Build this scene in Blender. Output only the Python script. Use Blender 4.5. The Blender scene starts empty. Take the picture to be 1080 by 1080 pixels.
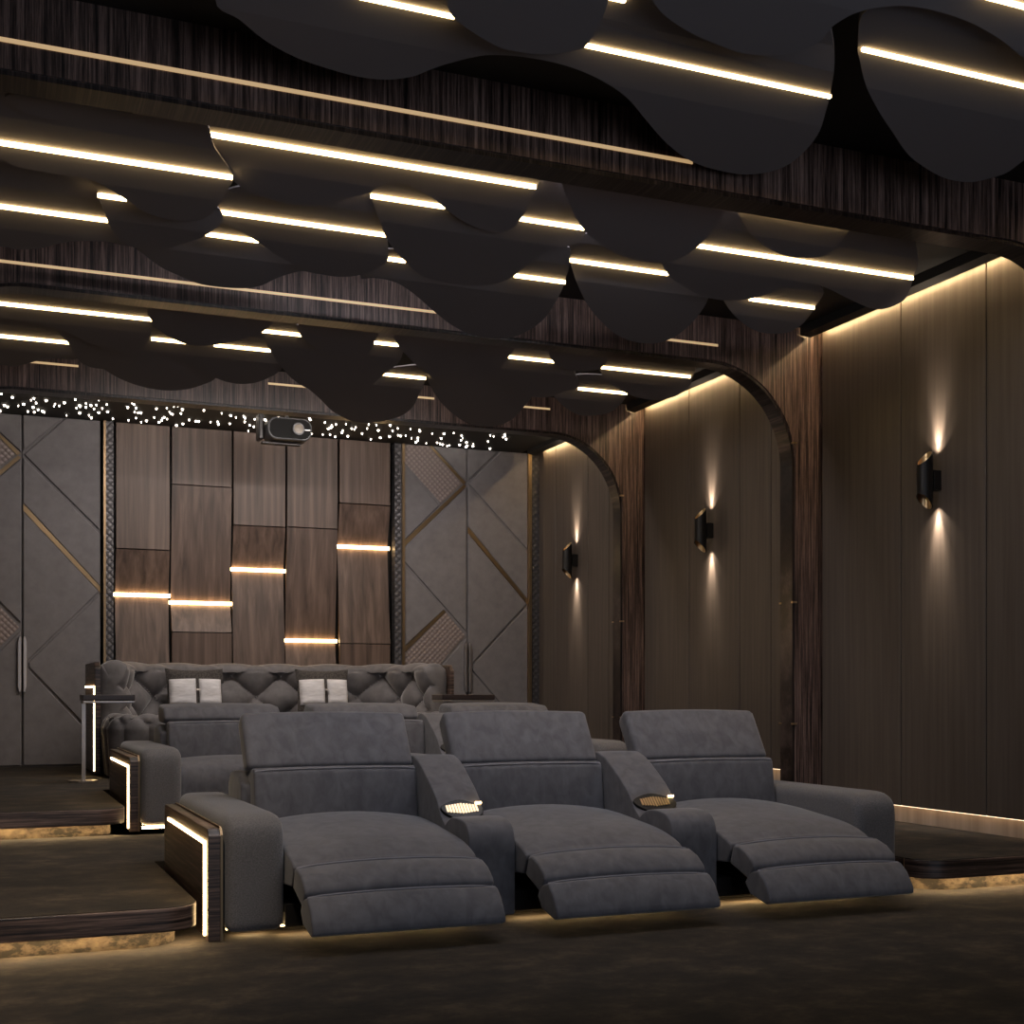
import bpy, bmesh, math, random
from mathutils import Vector, Matrix
from math import sin, cos, pi, radians
random.seed(7)
C = bpy.context.scene
COL = C.collection

# ------------------------------------------------------------------ camera, world, lights, exposure
FPX = 1373.0; HOR = 731.0; YAW = radians(22.4); EYE = 1.25
cam_d = bpy.data.cameras.new('camera'); cam = bpy.data.objects.new('camera', cam_d); COL.objects.link(cam)
cam.location = (0, 0, EYE); cam.rotation_euler = (pi/2, 0, -YAW)
cam_d.sensor_width = 36; cam_d.lens = FPX/1080*36; cam_d.shift_y = (HOR-540)/1080
cam_d.clip_start = 0.05; cam_d.clip_end = 100
C.camera = cam
C.view_settings.view_transform = 'Standard'; C.view_settings.look = 'None'
C.view_settings.gamma = 1; C.view_settings.use_curve_mapping = False
C.view_settings.exposure = 0.0
w = bpy.data.worlds.new('world'); C.world = w; w.use_nodes = True
w.node_tree.nodes['Background'].inputs[0].default_value = (0.75, 0.85, 1.0, 1)
w.node_tree.nodes['Background'].inputs[1].default_value = 0.02

def light(name, kind, loc, rot, energy, color, **kw):
    d = bpy.data.lights.new(name, kind); d.energy = energy; d.color = color
    for k, v in kw.items(): setattr(d, k, v)
    o = bpy.data.objects.new(name, d); o.location = loc; o.rotation_euler = rot; COL.objects.link(o); return o
# added cool fill behind the camera, standing in for an unbuilt projection screen
light('front_fill', 'AREA', (2.6, -1.2, 2.1), (radians(88), 0, radians(-2)), 88, (0.76, 0.84, 1.0), shape='RECTANGLE', size=4.6, size_y=2.2)
# added overhead fill lights, kept out of view behind the archway beams
for y, e, tilt, c in ((6.68, 66, 30, (0.93, 0.92, 1.0)), (9.94, 64, 28, (1.0, 0.92, 0.88)), (13.26, 92, 34, (1.0, 0.90, 0.83))):
    light('overhead_fill', 'AREA', (3.2, y, 4.31), (radians(tilt), 0, 0), e, c, shape='RECTANGLE', size=3.7, size_y=0.10)
# warm downlight over the left aisle, above the picture's top edge
light('aisle_downlight', 'AREA', (0.1, 4.3, 4.35), (radians(34), radians(16), 0), 34, (1.0, 0.82, 0.62), shape='DISK', size=0.35, spread=radians(75))

# ------------------------------------------------------------------ pixel picks -> points on real planes
def ray(u):
    d = (u-540)/FPX
    return sin(YAW)+cos(YAW)*d, cos(YAW)-sin(YAW)*d
def onZ(u, v, z):
    a, b = ray(u); t = (z-EYE)*FPX/(HOR-v); return Vector((a*t, b*t, z))
def onY(u, v, Y):
    a, b = ray(u); t = Y/b; return Vector((a*t, Y, EYE+t*(HOR-v)/FPX))
def onX(u, v, X):
    a, b = ray(u); t = X/a; return Vector((X, b*t, EYE+t*(HOR-v)/FPX))

# ------------------------------------------------------------------ materials
def mat(name, col, rough=0.5, metal=0.0, **kw):
    m = bpy.data.materials.new(name); m.use_nodes = True
    b = m.node_tree.nodes['Principled BSDF']
    b.inputs['Base Color'].default_value = (*col, 1); b.inputs['Roughness'].default_value = rough
    b.inputs['Metallic'].default_value = metal
    for k, v in kw.items(): b.inputs[k].default_value = v
    return m
def emit(name, col, s):
    m = mat(name, (0.8, 0.7, 0.5), 0.4)
    b = m.node_tree.nodes['Principled BSDF']
    b.inputs['Emission Color'].default_value = (*col, 1); b.inputs['Emission Strength'].default_value = s
    return m
def noise_mat(name, stops, scale=(1, 1, 1), nscale=5, detail=4, rough=0.5, metal=0, bump=0.0, bdist=0.01, nrough=0.55, dist=0.0, **kw):
    m = mat(name, stops[0][1], rough, metal, **kw); nt = m.node_tree; N = nt.nodes; L = nt.links
    tc = N.new('ShaderNodeTexCoord'); mp = N.new('ShaderNodeMapping'); mp.inputs['Scale'].default_value = scale
    n = N.new('ShaderNodeTexNoise'); n.inputs['Scale'].default_value = nscale; n.inputs['Detail'].default_value = detail
    n.inputs['Roughness'].default_value = nrough; n.inputs['Distortion'].default_value = dist
    r = N.new('ShaderNodeValToRGB'); e = r.color_ramp.elements
    while len(e) < len(stops): e.new(0.5)
    for k, (p, c) in enumerate(stops): e[k].position = p; e[k].color = (*c, 1)
    L.new(tc.outputs['Object'], mp.inputs[0]); L.new(mp.outputs[0], n.inputs[0]); L.new(n.outputs[0], r.inputs[0])
    b = N['Principled BSDF']; L.new(r.outputs[0], b.inputs['Base Color'])
    if bump:
        bp = N.new('ShaderNodeBump'); bp.inputs['Strength'].default_value = bump; bp.inputs['Distance'].default_value = bdist
        L.new(n.outputs[0], bp.inputs['Height']); L.new(bp.outputs[0], b.inputs['Normal'])
    return m
ZD = (0.006, 0.004, 0.0035); ZL = (0.17, 0.12, 0.105)
M = {}
M['zebra_v'] = noise_mat('striped_wood_upright', [(0.38, ZD), (0.49, (0.085, 0.053, 0.043)), (0.65, (0.31, 0.205, 0.17))], (38, 38, 0.8), 1.6, 6, 0.33, nrough=0.8)
M['zebra_h'] = noise_mat('striped_wood_level', [(0.40, ZD), (0.51, (0.055, 0.034, 0.026)), (0.66, (0.19, 0.125, 0.10))], (0.9, 0.9, 40), 1.3, 6, 0.4, nrough=0.75)
M['walnut'] = noise_mat('walnut_panel', [(0.3, (0.050, 0.030, 0.022)), (0.5, (0.100, 0.063, 0.047)), (0.7, (0.160, 0.105, 0.080))], (9, 9, 0.35), 1.5, 5, 0.5, dist=0.4)
M['taupe'] = noise_mat('taupe_wall_wood', [(0.25, (0.064, 0.050, 0.041)), (0.75, (0.112, 0.088, 0.072))], (14, 14, 0.5), 1.6, 5, 0.45)
M['skirt'] = noise_mat('pale_skirting_wood', [(0.3, (0.38, 0.28, 0.2)), (0.7, (0.6, 0.47, 0.36))], (6, 6, 0.3), 1.5, 3, 0.5)
M['velvet'] = noise_mat('grey_velvet', [(0.34, (0.096, 0.092, 0.101)), (0.5, (0.120, 0.115, 0.125)), (0.68, (0.146, 0.141, 0.152))], (2.2, 2.2, 1.4), 6.5, 9, 0.85, bump=0.12, bdist=0.01, dist=0.5, **{'Sheen Weight': 0.35, 'Sheen Roughness': 0.4})
M['weave'] = noise_mat('grey_woven_cloth', [(0.35, (0.105, 0.098, 0.100)), (0.65, (0.165, 0.155, 0.155))], (60, 60, 90), 2.0, 2, 0.9, bump=0.25, bdist=0.004, **{'Sheen Weight': 0.25})
M['tuft'] = noise_mat('tufted_velvet', [(0.3, (0.095, 0.088, 0.090)), (0.7, (0.155, 0.143, 0.146))], (3, 3, 3), 3, 4, 0.75, **{'Sheen Weight': 0.5, 'Sheen Roughness': 0.3})
M['suede'] = noise_mat('taupe_grey_suede', [(0.3, (0.140, 0.130, 0.135)), (0.7, (0.190, 0.178, 0.184))], (1, 1, 1), 7, 8, 0.8, nrough=0.7)
M['carpet'] = noise_mat('dark_brown_carpet', [(0.40, (0.004, 0.0026, 0.0016)), (0.52, (0.019, 0.013, 0.008)), (0.70, (0.065, 0.047, 0.029))], (1.0, 1.2, 1.0), 3.2, 10, 0.95, bump=0.35, bdist=0.01, nrough=0.72)
M['riser'] = noise_mat('mottled_riser_carpet', [(0.44, (0.010, 0.007, 0.004)), (0.52, (0.06, 0.044, 0.027)), (0.7, (0.12, 0.092, 0.058))], (1.2, 1.2, 2), 5, 8, 0.9, nrough=0.7)
M['cloud'] = mat('charcoal_lacquer', (0.24, 0.222, 0.230), 0.7, **{'Specular IOR Level': 0.0})
M['ceil'] = mat('black_ceiling', (0.010, 0.008, 0.006), 0.6)
M['star_ceil'] = mat('black_star_ceiling', (0.014, 0.011, 0.007), 0.7)
M['black'] = mat('black_metal', (0.012, 0.011, 0.011), 0.4, 0.5)
M['matt'] = mat('matt_black_base', (0.008, 0.007, 0.007), 0.9)
M['gold'] = mat('brushed_gold', (0.65, 0.47, 0.27), 0.28, 1.0)
M['bronze'] = mat('dull_bronze', (0.24, 0.17, 0.10), 0.4, 1.0)
M['steel'] = mat('pale_steel', (0.42, 0.38, 0.36), 0.38, 1.0)
M['marble'] = mat('dark_marble_top', (0.03, 0.018, 0.016), 0.4)
M['linen'] = noise_mat('white_linen', [(0.3, (0.50, 0.48, 0.49)), (0.7, (0.68, 0.66, 0.67))], (2, 2, 8), 4, 3, 0.8, bump=0.5, bdist=0.01)
M['knit'] = noise_mat('dark_knit', [(0.4, (0.028, 0.024, 0.022)), (0.6, (0.07, 0.06, 0.054))], (30, 30, 30), 2, 2, 0.95)
M['ptex'] = noise_mat('quilted_rose_leather', [(0.35, (0.20, 0.165, 0.155)), (0.65, (0.34, 0.29, 0.275))], (20, 20, 20), 1.5, 1, 0.45)
M['glass_lens'] = mat('amber_lens', (0.06, 0.042, 0.022), 0.25)
M['grey_plastic'] = mat('grey_plastic', (0.035, 0.035, 0.038), 0.5)
M['white_mark'] = mat('white_mark', (0.8, 0.8, 0.8), 0.5)
WARM = (1.0, 0.66, 0.30)
M['led_c'] = emit('ceiling_led', (1.0, 0.70, 0.30), 15)
M['led_w'] = emit('wall_led', WARM, 15)
M['led_s'] = emit('sofa_led', WARM, 15)
M['led_cove'] = emit('cove_led', (1.0, 0.70, 0.36), 85)
M['led_skirt'] = emit('skirting_led', (1.0, 0.72, 0.46), 3.2)
M['led_step'] = emit('step_led', (1.0, 0.68, 0.34), 70)
M['led_under'] = emit('under_sofa_led', (1.0, 0.66, 0.30), 40)
M['inlay'] = emit('gold_inlay_glow', (1.0, 0.64, 0.30), 0.45)
M['star'] = emit('star_point', (1.0, 0.88, 0.74), 14)
def lattice_mat(name, c0, c1, sc, rough, metal):
    m = mat(name, c0, rough, metal); nt = m.node_tree; N = nt.nodes; L = nt.links
    tc = N.new('ShaderNodeTexCoord'); mp = N.new('ShaderNodeMapping'); mp.inputs['Rotation'].default_value = (0, radians(45), 0)
    ch = N.new('ShaderNodeTexVoronoi'); ch.inputs['Scale'].default_value = sc; ch.inputs['Randomness'].default_value = 0.0
    r = N.new('ShaderNodeValToRGB'); r.color_ramp.elements[0].position = 0.25; r.color_ramp.elements[1].position = 0.5
    r.color_ramp.elements[0].color = (*c0, 1); r.color_ramp.elements[1].color = (*c1, 1)
    L.new(tc.outputs['Object'], mp.inputs[0]); L.new(mp.outputs[0], ch.inputs['Vector']); L.new(ch.outputs['Distance'], r.inputs[0])
    L.new(r.outputs[0], N['Principled BSDF'].inputs['Base Color'])
    bp = N.new('ShaderNodeBump'); bp.inputs['Strength'].default_value = 0.8; bp.inputs['Distance'].default_value = 0.02; bp.invert = True
    L.new(ch.outputs['Distance'], bp.inputs['Height']); L.new(bp.outputs[0], N['Principled BSDF'].inputs['Normal'])
    return m
M['lattice'] = lattice_mat('studded_strip', (0.15, 0.14, 0.145), (0.07, 0.066, 0.07), 16, 0.4, 0.4)
M['quilt'] = lattice_mat('quilted_inset', (0.30, 0.245, 0.23), (0.20, 0.16, 0.15), 20, 0.4, 0.1)

# ------------------------------------------------------------------ mesh helpers
def obj(name, bm, m, parent=None, smooth=False, bevel=0.0, seg=3):
    bmesh.ops.recalc_face_normals(bm, faces=bm.faces)
    me = bpy.data.meshes.new(name); bm.to_mesh(me); bm.free()
    me.materials.append(m if not isinstance(m, str) else M[m])
    o = bpy.data.objects.new(name, me); COL.objects.link(o)
    if smooth:
        for p in me.polygons: p.use_smooth = True
        me.set_sharp_from_angle(angle=radians(50))
    if bevel:
        b = o.modifiers.new('bevel', 'BEVEL'); b.width = bevel; b.segments = seg; b.limit_method = 'ANGLE'; b.angle_limit = radians(40)
        for p in me.polygons: p.use_smooth = True
        me.set_sharp_from_angle(angle=radians(180))
        wn = o.modifiers.new('wn', 'WEIGHTED_NORMAL')
    if parent is not None: o.parent = parent
    return o
def tag(o, label, cat, group=None, kind=None):
    if kind: o['kind'] = kind
    if label: o['label'] = label
    if cat: o['category'] = cat
    if group: o['group'] = group
    return o
def empty(name, loc, label, cat, group=None, kind=None, rz=0):
    o = bpy.data.objects.new(name, None); COL.objects.link(o); o.location = loc; o.rotation_euler = (0, 0, rz)
    o.empty_display_size = 0.1
    return tag(o, label, cat, group, kind)
def structure(o, label, cat):
    return tag(o, label, cat, None, 'structure')
def add_box(bm, x0, x1, y0, y1, z0, z1, mtx=None):
    vs = [bm.verts.new((x, y, z)) for x in (x0, x1) for y in (y0, y1) for z in (z0, z1)]
    for f in ((0, 1, 3, 2), (4, 6, 7, 5), (0, 4, 5, 1), (2, 3, 7, 6), (0, 2, 6, 4), (1, 5, 7, 3)): bm.faces.new([vs[i] for i in f])
    if mtx:
        for v in vs: v.co = mtx @ v.co
    return vs
def box(*a, **k):
    bm = bmesh.new(); add_box(bm, *a, **k); return bm
def prism(pts, axis, a0, a1, nseg=1, bm=None):
    """closed 2-D outline pushed along an axis; pts are the two other coordinates in order"""
    bm = bm or bmesh.new(); rows = []
    def co(p, t):
        return {'x': (t, p[0], p[1]), 'y': (p[0], t, p[1]), 'z': (p[0], p[1], t)}[axis]
    for k in range(nseg+1):
        t = a0+(a1-a0)*k/nseg; rows.append([bm.verts.new(co(p, t)) for p in pts])
    n = len(pts)
    for k in range(nseg):
        for i in range(n):
            j = (i+1) % n; bm.faces.new((rows[k][i], rows[k][j], rows[k+1][j], rows[k+1][i]))
    bm.faces.new(rows[0]); bm.faces.new(rows[-1][::-1])
    return bm
def catmull(pts, closed=False, n=6):
    out = []; m = len(pts)
    rng = range(m if closed else m-1)
    for i in rng:
        p0 = pts[(i-1) % m] if closed or i > 0 else pts[i]; p1 = pts[i]; p2 = pts[(i+1) % m]
        p3 = pts[(i+2) % m] if closed or i+2 < m else p2
        for k in range(n):
            t = k/n
            out.append(tuple(0.5*((2*p1[d])+(-p0[d]+p2[d])*t+(2*p0[d]-5*p1[d]+4*p2[d]-p3[d])*t*t+(-p0[d]+3*p1[d]-3*p2[d]+p3[d])*t**3) for d in range(len(p1))))
    if not closed: out.append(tuple(pts[-1]))
    return out
def cyl(bm, r, z0, z1, cx=0, cy=0, n=24, r2=None, mtx=None):
    r2 = r if r2 is None else r2
    a = [bm.verts.new((cx+r*cos(2*pi*i/n), cy+r*sin(2*pi*i/n), z0)) for i in range(n)]
    b = [bm.verts.new((cx+r2*cos(2*pi*i/n), cy+r2*sin(2*pi*i/n), z1)) for i in range(n)]
    for i in range(n): bm.faces.new((a[i], a[(i+1) % n], b[(i+1) % n], b[i]))
    bm.faces.new(a[::-1]); bm.faces.new(b)
    if mtx:
        for v in a+b: v.co = mtx @ v.co
def soft(profile, x0, x1, bev=0.035, crown=0.0, nseg=8, bulge=0.0, czmin=None):
    """upholstered block: (y,z) profile along x, rounded rims and a domed top"""
    bm = prism(profile, 'x', x0, x1, nseg)
    bm.normal_update(); bmesh.ops.recalc_face_normals(bm, faces=bm.faces)
    ed = [e for e in bm.edges if len(e.link_faces) == 2 and e.calc_face_angle(0) > radians(38)]
    bmesh.ops.bevel(bm, geom=ed, offset=bev, segments=4, profile=0.6, affect='EDGES', clamp_overlap=True)
    xc = (x0+x1)/2; hw = (x1-x0)/2
    zs = [p[1] for p in profile]; zmin = min(zs); zmax = max(zs)
    for v in bm.verts:
        s = 1-((v.co.x-xc)/hw)**2
        q = (v.co.z-zmin)/(zmax-zmin)
        v.co.z += crown*max(0, s)*q
        if bulge: v.co.y -= bulge*max(0, s)*(1-abs(2*q-1))
    return bm

RW = 6.98; CZ = 4.47; BY = 16.0; LW = -0.8
# ------------------------------------------------------------------ floor and stepped platforms
def blk(name, x0, x1, y0, y1, z0, z1, m, label, cat='floor'):
    return structure(obj(name, box(x0, x1, y0, y1, z0, z1), m), label, cat)
blk('floor', LW-.15, RW+.2, -3.2, BY+.2, -0.2, 0.0, 'carpet', 'dark brown mottled carpet floor in front of the seating')
def rounded_front(x0, x1, y0, y1, r, side):
    """plan outline with one rounded front corner, on the side facing the sofa"""
    pts = []
    if side == 'R':
        pts += [(x0, y1), (x0, y0)]
        pts += [(x1-r+r*sin(a), y0+r-r*cos(a)) for a in [pi/2*i/12 for i in range(13)]]
        pts += [(x1, y1)]
    else:
        pts += [(x1, y1), (x1, y0)]
        pts += [(x0+r-r*sin(a), y0+r-r*cos(a)) for a in [pi/2*i/12 for i in range(13)]]
        pts += [(x0, y1)]
    return pts
def step(name, z, yf, yend, sofa_back, words):
    root = empty(name, (3.2, yf, z-0.2), words, 'platform', None, 'structure')
    def add(nm, bm, m, **k):
        o = obj(nm, bm, m, root, **k); o.location = (-3.2, -yf, -(z-0.2)); return o
    base = z-0.2
    for (x0, x1, side) in ((LW, 1.03, 'R'), (5.46, RW, 'L')):
        ol = rounded_front(x0, x1, yf, yend, 0.20, side)
        olc = rounded_front(x0 if side == 'R' else x0+.002, x1-.002 if side == 'R' else x1, yf+.012, yend, 0.19, side)
        add('carpet_top', prism(olc, 'z', z-0.012, z+0.003), 'carpet')
        bm = prism(ol, 'z', base+0.085, z)
        add('nosing', bm, 'zebra_h', bevel=0.006)
        ins = 0.09
        xi0, xi1 = (x0, x1-ins) if side == 'R' else (x0+ins, x1)
        inn = rounded_front(xi0, xi1, yf+ins, yend, 0.22, side)
        add('riser', prism(inn, 'z', base, base+0.085), 'riser')
        mid = rounded_front(x0 if side == 'R' else x0+0.045, x1-0.045 if side == 'R' else x1, yf+0.045, yend, 0.21, side)
        xe = x1 if side == 'R' else x0
        add('end_trim', box(xe-.003, xe+.003, yf+.20, yf+.206, base+.085, z), 'gold')
        path = mid[1:-1] if side == 'R' else mid[1:-1]
        bm = bmesh.new()
        for p, q in zip(path[:-1], path[1:]):
            p = Vector((*p, 0)); q = Vector((*q, 0)); d = (q-p).normalized(); n = Vector((-d.y, d.x, 0))*0.008
            vs = [bm.verts.new(Vector((c.x, c.y, zz))) for zz in (base+0.0835, base+0.0848) for c in (p+n, q+n, q-n, p-n)]
            for f in ((0, 3, 2, 1), (4, 5, 6, 7), (0, 1, 5, 4), (1, 2, 6, 5), (2, 3, 7, 6), (3, 0, 4, 7)): bm.faces.new([vs[i] for i in f])
        add('led_strip', bm, 'led_step')
    add('platform_deck', box(1.03, 5.46, sofa_back, yend, base, z), 'carpet')
step('floor_platform', 0.2, 6.50, 9.98, 8.35, 'first raised carpeted level with dark wood nosing beside the front sofa')
step('floor_platform', 0.4, 9.92, BY, 11.95, 'second raised carpeted level with dark wood nosing beside the middle sofa')

# ------------------------------------------------------------------ walls
wr = structure(obj('wall_right', box(RW, RW+.2, -3.2, BY+.3, 0, CZ+.25), 'taupe'), 'long taupe wood right wall in tall panels', 'wall')
structure(obj('wall_left', box(LW-.15, LW, 5.0, BY+.3, 0, CZ+.25), 'taupe'), 'taupe wood left wall beside the stepped aisle', 'wall')
structure(obj('wall_back', box(LW-.15, RW+.2, BY+.28, BY+.45, 0, CZ+.25), 'matt'), 'back wall behind the walnut panels and doors', 'wall')
structure(obj('wall_front', box(LW-.15, RW+.2, -3.4, -3.2, 0, CZ+.25), 'matt'), 'dark front wall behind the camera', 'wall')
structure(obj('ceiling', box(LW-.15, RW-.26, -3.2, 13.0, CZ, CZ+.2), 'ceil'), 'black ceiling above the layered panels', 'ceiling')
XP = RW-0.06
seams = [[3.6, 4.9, 6.3], [6.62, onX(1040, 500, XP).y, onX(950, 500, XP).y, 9.60],
         [9.86, onX(813, 500, XP).y, onX(780, 500, XP).y, onX(726.7, 500, XP).y, 12.90],
         [13.16, onX(642, 500, XP).y, onX(620, 500, XP).y, onX(586, 500, XP).y, 15.72]]
zlow = [0.14, 0.34, 0.54, 0.54]
for si, s in enumerate(seams):
    for a, b in zip(s[:-1], s[1:]):
        o = obj('wall_panel', box(XP, RW, a+.006, b-.006, zlow[si], CZ+.1), 'taupe', wr, bevel=0.006, seg=2)
    zs = zlow[si]-.14
    obj('skirting', box(RW-.012, RW+0.001, s[0], s[-1], zs, zs+.14), 'skirt', wr)
    obj('skirting_led', box(XP+.012, XP+.03, s[0]+.02, s[-1]-.02, zlow[si]-.004, zlow[si]), 'led_skirt', wr)
    obj('cove_lip', prism([(RW-.28, CZ+.01), (RW-.28, CZ-.075), (RW-.18, CZ-.09), (RW-.18, CZ-.078), (RW-.26, CZ-.06), (RW-.26, CZ+.01)], 'y', s[0]-.02, s[-1]+.01), 'ceil', wr)
    obj('cove_led', box(RW-.115, RW-.100, s[0]+.02, s[-1]-.02, CZ-.035, CZ-.030), 'led_cove', wr)

# ------------------------------------------------------------------ arches
def arch(Y, label, strip_z, strips):
    XI0, XI1, ZB, R = -0.50, 6.67, 4.10, (0.64 if Y < 7 else 0.85)
    YB = Y+0.2
    root = empty('archway', (3.24, Y, 0), label, 'archway', 'striped wood archways', 'structure')
    arcR = [(XI1-R+R*sin(a), ZB-R+R*cos(a)) for a in [pi/2*i/20 for i in range(21)]]
    arcL = [(XI0+R-R*sin(a), ZB-R+R*cos(a)) for a in [pi/2*i/20 for i in range(21)]]
    top = CZ+.02
    out = [(RW-.02, 0), (RW-.02, top), (LW, top), (LW, 0), (XI0, 0)] + arcL[::-1] + arcR + [(XI1, 0)]
    o = obj('arch_frame', prism(out, 'y', Y, YB), 'zebra_v', root); o.location = (-3.24, -Y, 0)
    lip = [(x, z) for x, z in [(XI0, 0)]+arcL[::-1]+arcR+[(XI1, 0)]]
    inner = []
    d = 0.025
    for (x, z) in lip[::-1]:
        cx = min(max(x, XI0+R), XI1-R); cz = min(z, ZB-R)
        v = Vector((cx-x, 0, cz-z)); 
        v = v.normalized()*d if v.length > 1e-6 else Vector((0, 0, -d))
        if x <= XI0+1e-6: v = Vector((d, 0, 0))
        if x >= XI1-1e-6: v = Vector((-d, 0, 0))
        inner.append((x+v.x, z+v.z))
    bm = prism(lip+inner, 'y', Y+0.012, YB-0.004)
    o = obj('arch_lining', bm, 'zebra_shaded', root); o.location = (-3.24, -Y, 0)
    for x0, x1 in strips:
        o = obj('inlay_strip', box(x0, x1, Y-.006, Y+.004, strip_z-.010, strip_z+.010), 'inlay', root); o.location = (-3.24, -Y, 0)
    for zz in (0.98, 2.05, 3.45):
        for yy in (Y+.002, YB-.012):
            o = obj('brass_pin', box(XI1-.035, XI1+.01, yy-.012, yy+.012, zz-.008, zz+.008), 'gold', root); o.location = (-3.24, -Y, 0)
M['zebra_shaded'] = noise_mat('striped_wood_lining', [(0.40, (0.003, 0.002, 0.002)), (0.50, (0.02, 0.013, 0.011)), (0.66, (0.10, 0.07, 0.06))], (38, 0.5, 0.5), 1.6, 6, 0.3, nrough=0.8)  # same striped wood as the frame, darkened to carry the shade inside the arch
arch(6.37, 'nearest striped dark wood archway crossing the top of the picture', 4.228, [(-0.1, 3.72)])
arch(9.64, 'middle striped dark wood archway in front of the second sconce', 4.228, [(-0.1, 3.46), (5.2, 5.88)])
arch(12.94, 'farthest striped dark wood archway before the star ceiling', 4.34, [(0.47, 0.90), (2.70, 3.15), (4.0, 4.45), (5.15, 5.78)])

# ------------------------------------------------------------------ star ceiling
sc = structure(obj('ceiling', box(LW-.1, RW-.26, 13.0, BY+.28, CZ-.02, CZ+.2), 'star_ceil'), 'black star ceiling with tiny lit points before the back wall', 'ceiling')
def star_bm(bm, x, y, r):
    cyl(bm, r*.5, CZ-.036, CZ-.0195, x, y, 8, r2=r*.8)
pts = []
random.seed(3)
while len(pts) < 430:
    x = random.uniform(-0.1, 6.6); y = random.uniform(13.25, 15.9)
    if x > 6.0 and random.random() < (x-5.9)*1.6: continue
    pts.append((x, y, random.choice([0.008, 0.010, 0.013, 0.018])))
pts.sort(key=lambda p: -p[2])
for x, y, r in pts[:100]:
    bm = bmesh.new(); star_bm(bm, x, y, r); obj('star_light', bm, 'star', sc)
bm = bmesh.new()
for x, y, r in pts[100:]: star_bm(bm, x, y, r)
obj('star_lights', bm, 'star', sc)['kind'] = 'stuff'

# ------------------------------------------------------------------ back wall: walnut panels with level light slits
cols = [(122.5, 179.0, 579.5, 627.0, 720), (181.5, 244.5, 512.5, 635.5, 667), (246.5, 301.0, 555, 600.5, 720),
        (303.0, 356.0, 557, 675.5, 735), (358.5, 411.5, 532, 576.5, 679)]
words = ['leftmost walnut wall panel with a light slit near its lower third', 'second walnut wall panel from the left, widest, lit slit just below the first',
         'middle walnut wall panel with its light slit above the others to its left', 'fourth walnut wall panel with the lowest light slit just above the sofa',
         'rightmost walnut wall panel with the highest light slit']
bx0 = onY(119, 600, BY).x; bx1 = onY(415.5, 600, BY).x
structure(obj('trim_1', box(bx0, bx1, BY+.20, BY+.26, 0.4, CZ-.02), 'black'), 'black frame behind the walnut wall panels', 'trim')
for (u0, u1, s0, led, s1), lab in zip(cols, words):
    um = (u0+u1)/2
    X0 = onY(u0, 600, BY).x; X1 = onY(u1, 600, BY).x
    zt, zl, zb = (onY(um, v, BY).z for v in (s0, led, s1))
    D = 0.13
    root = empty('walnut_panel', ((X0+X1)/2, BY, 0.4), lab, 'wall panel', 'walnut panels on the back wall')
    off = (-(X0+X1)/2, -BY, -0.4)
    def ad(nm, bm, m, **k):
        o = obj(nm, bm, m, root, **k); o.location = off; return o
    g = 0.006
    zb2 = max(zb, 0.4)
    ad('upper_board', box(X0, X1, BY, BY+.05, zt+g, CZ-.02), 'walnut', bevel=0.003)
    ad('folded_board', prism([(BY, zt-g), (BY+D, zl+.012), (BY+D+.02, zl+.012), (BY+.05+.02, zt-g)], 'x', X0, X1), 'walnut')
    ad('folded_board', prism([(BY, zb+g), (BY+D, zl-.012), (BY+D+.02, zl-.012), (BY+.05+.02, zb+g)], 'x', X0, X1), 'walnut')
    if zb-g > 0.45: ad('lower_board', box(X0, X1, BY, BY+.05, 0.4, zb-g), 'walnut', bevel=0.003)
    ad('led_strip', box(X0-.02, X1+.02, BY+D-.035, BY+D+.01, zl-.02, zl+.02), 'led_w')
# the studded strips, slim metal trims
for i, (u0, u1, lab, nm, m) in enumerate([(111.5, 119.5, 'studded dark strip left of the walnut panels', 'trim_2', 'lattice'),
        (416.0, 423.0, 'studded dark strip right of the walnut panels', 'trim_3', 'lattice'),
        (560.0, 568.5, 'pierced metal strip in the right back corner', 'trim_4', 'lattice')]):
    X0 = onY(u0, 600, BY).x; X1 = onY(u1, 600, BY).x
    structure(obj(nm, box(X0, X1, BY-.02, BY+.12, 0.4, CZ-.02), m), lab, 'trim')
for i, (u0, u1, lab, m) in enumerate([(108.8, 111.3, 'slim pale metal edge of the left door', 'bronze'), (423.2, 426, 'slim bronze edge of the right door by the walnut panels', 'bronze'),
        (556, 559.5, 'slim bronze edge of the right door by the corner', 'gold')]):
    X0 = onY(u0, 600, BY).x; X1 = onY(u1, 600, BY).x
    structure(obj('trim_%d' % (5+i), box(X0, X1, BY-.05, BY+.12, 0.4, CZ-.02), m), lab, 'trim')

# ------------------------------------------------------------------ doors with upholstered geometric leaves
DW = {'pads': [[(493.3, 471), (525, 475), (493.3, 507)], [(528, 474), (556, 476), (556, 580), (494, 510)],
        [(493.3, 513), (556, 584), (556, 632), (493.3, 555)], [(493.3, 563), (555, 637), (496.5, 701), (493.3, 698)],
        [(556, 639), (556, 775), (498, 707), (498, 702)], [(493.3, 704), (556, 779), (556, 803), (493.3, 803)],
        [(456, 470), (491.5, 472), (491.5, 508)], [(426, 491), (463, 533), (426, 570)],
        [(491.5, 514), (491.5, 666), (426, 592), (426, 577)], [(426, 598), (468, 643), (426, 682)],
        [(491.5, 673), (491.5, 803), (426, 803), (426, 746)]],
      'quilt': [[(426, 469), (452, 470), (487, 510), (465, 531), (426, 487)], [(470, 646), (490, 670), (466, 698), (426, 743), (426, 690)]],
      'gold': [[(452.5, 469), (455.5, 469.5), (491, 509), (488.5, 511)], [(489, 511), (491.5, 513), (426, 577), (426, 570.5)], [(493.3, 555.5), (493.3, 562), (556, 637.5), (556, 632)],
               [(467.5, 643), (470, 645.5), (426, 688.5), (426, 683)]]}
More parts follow.
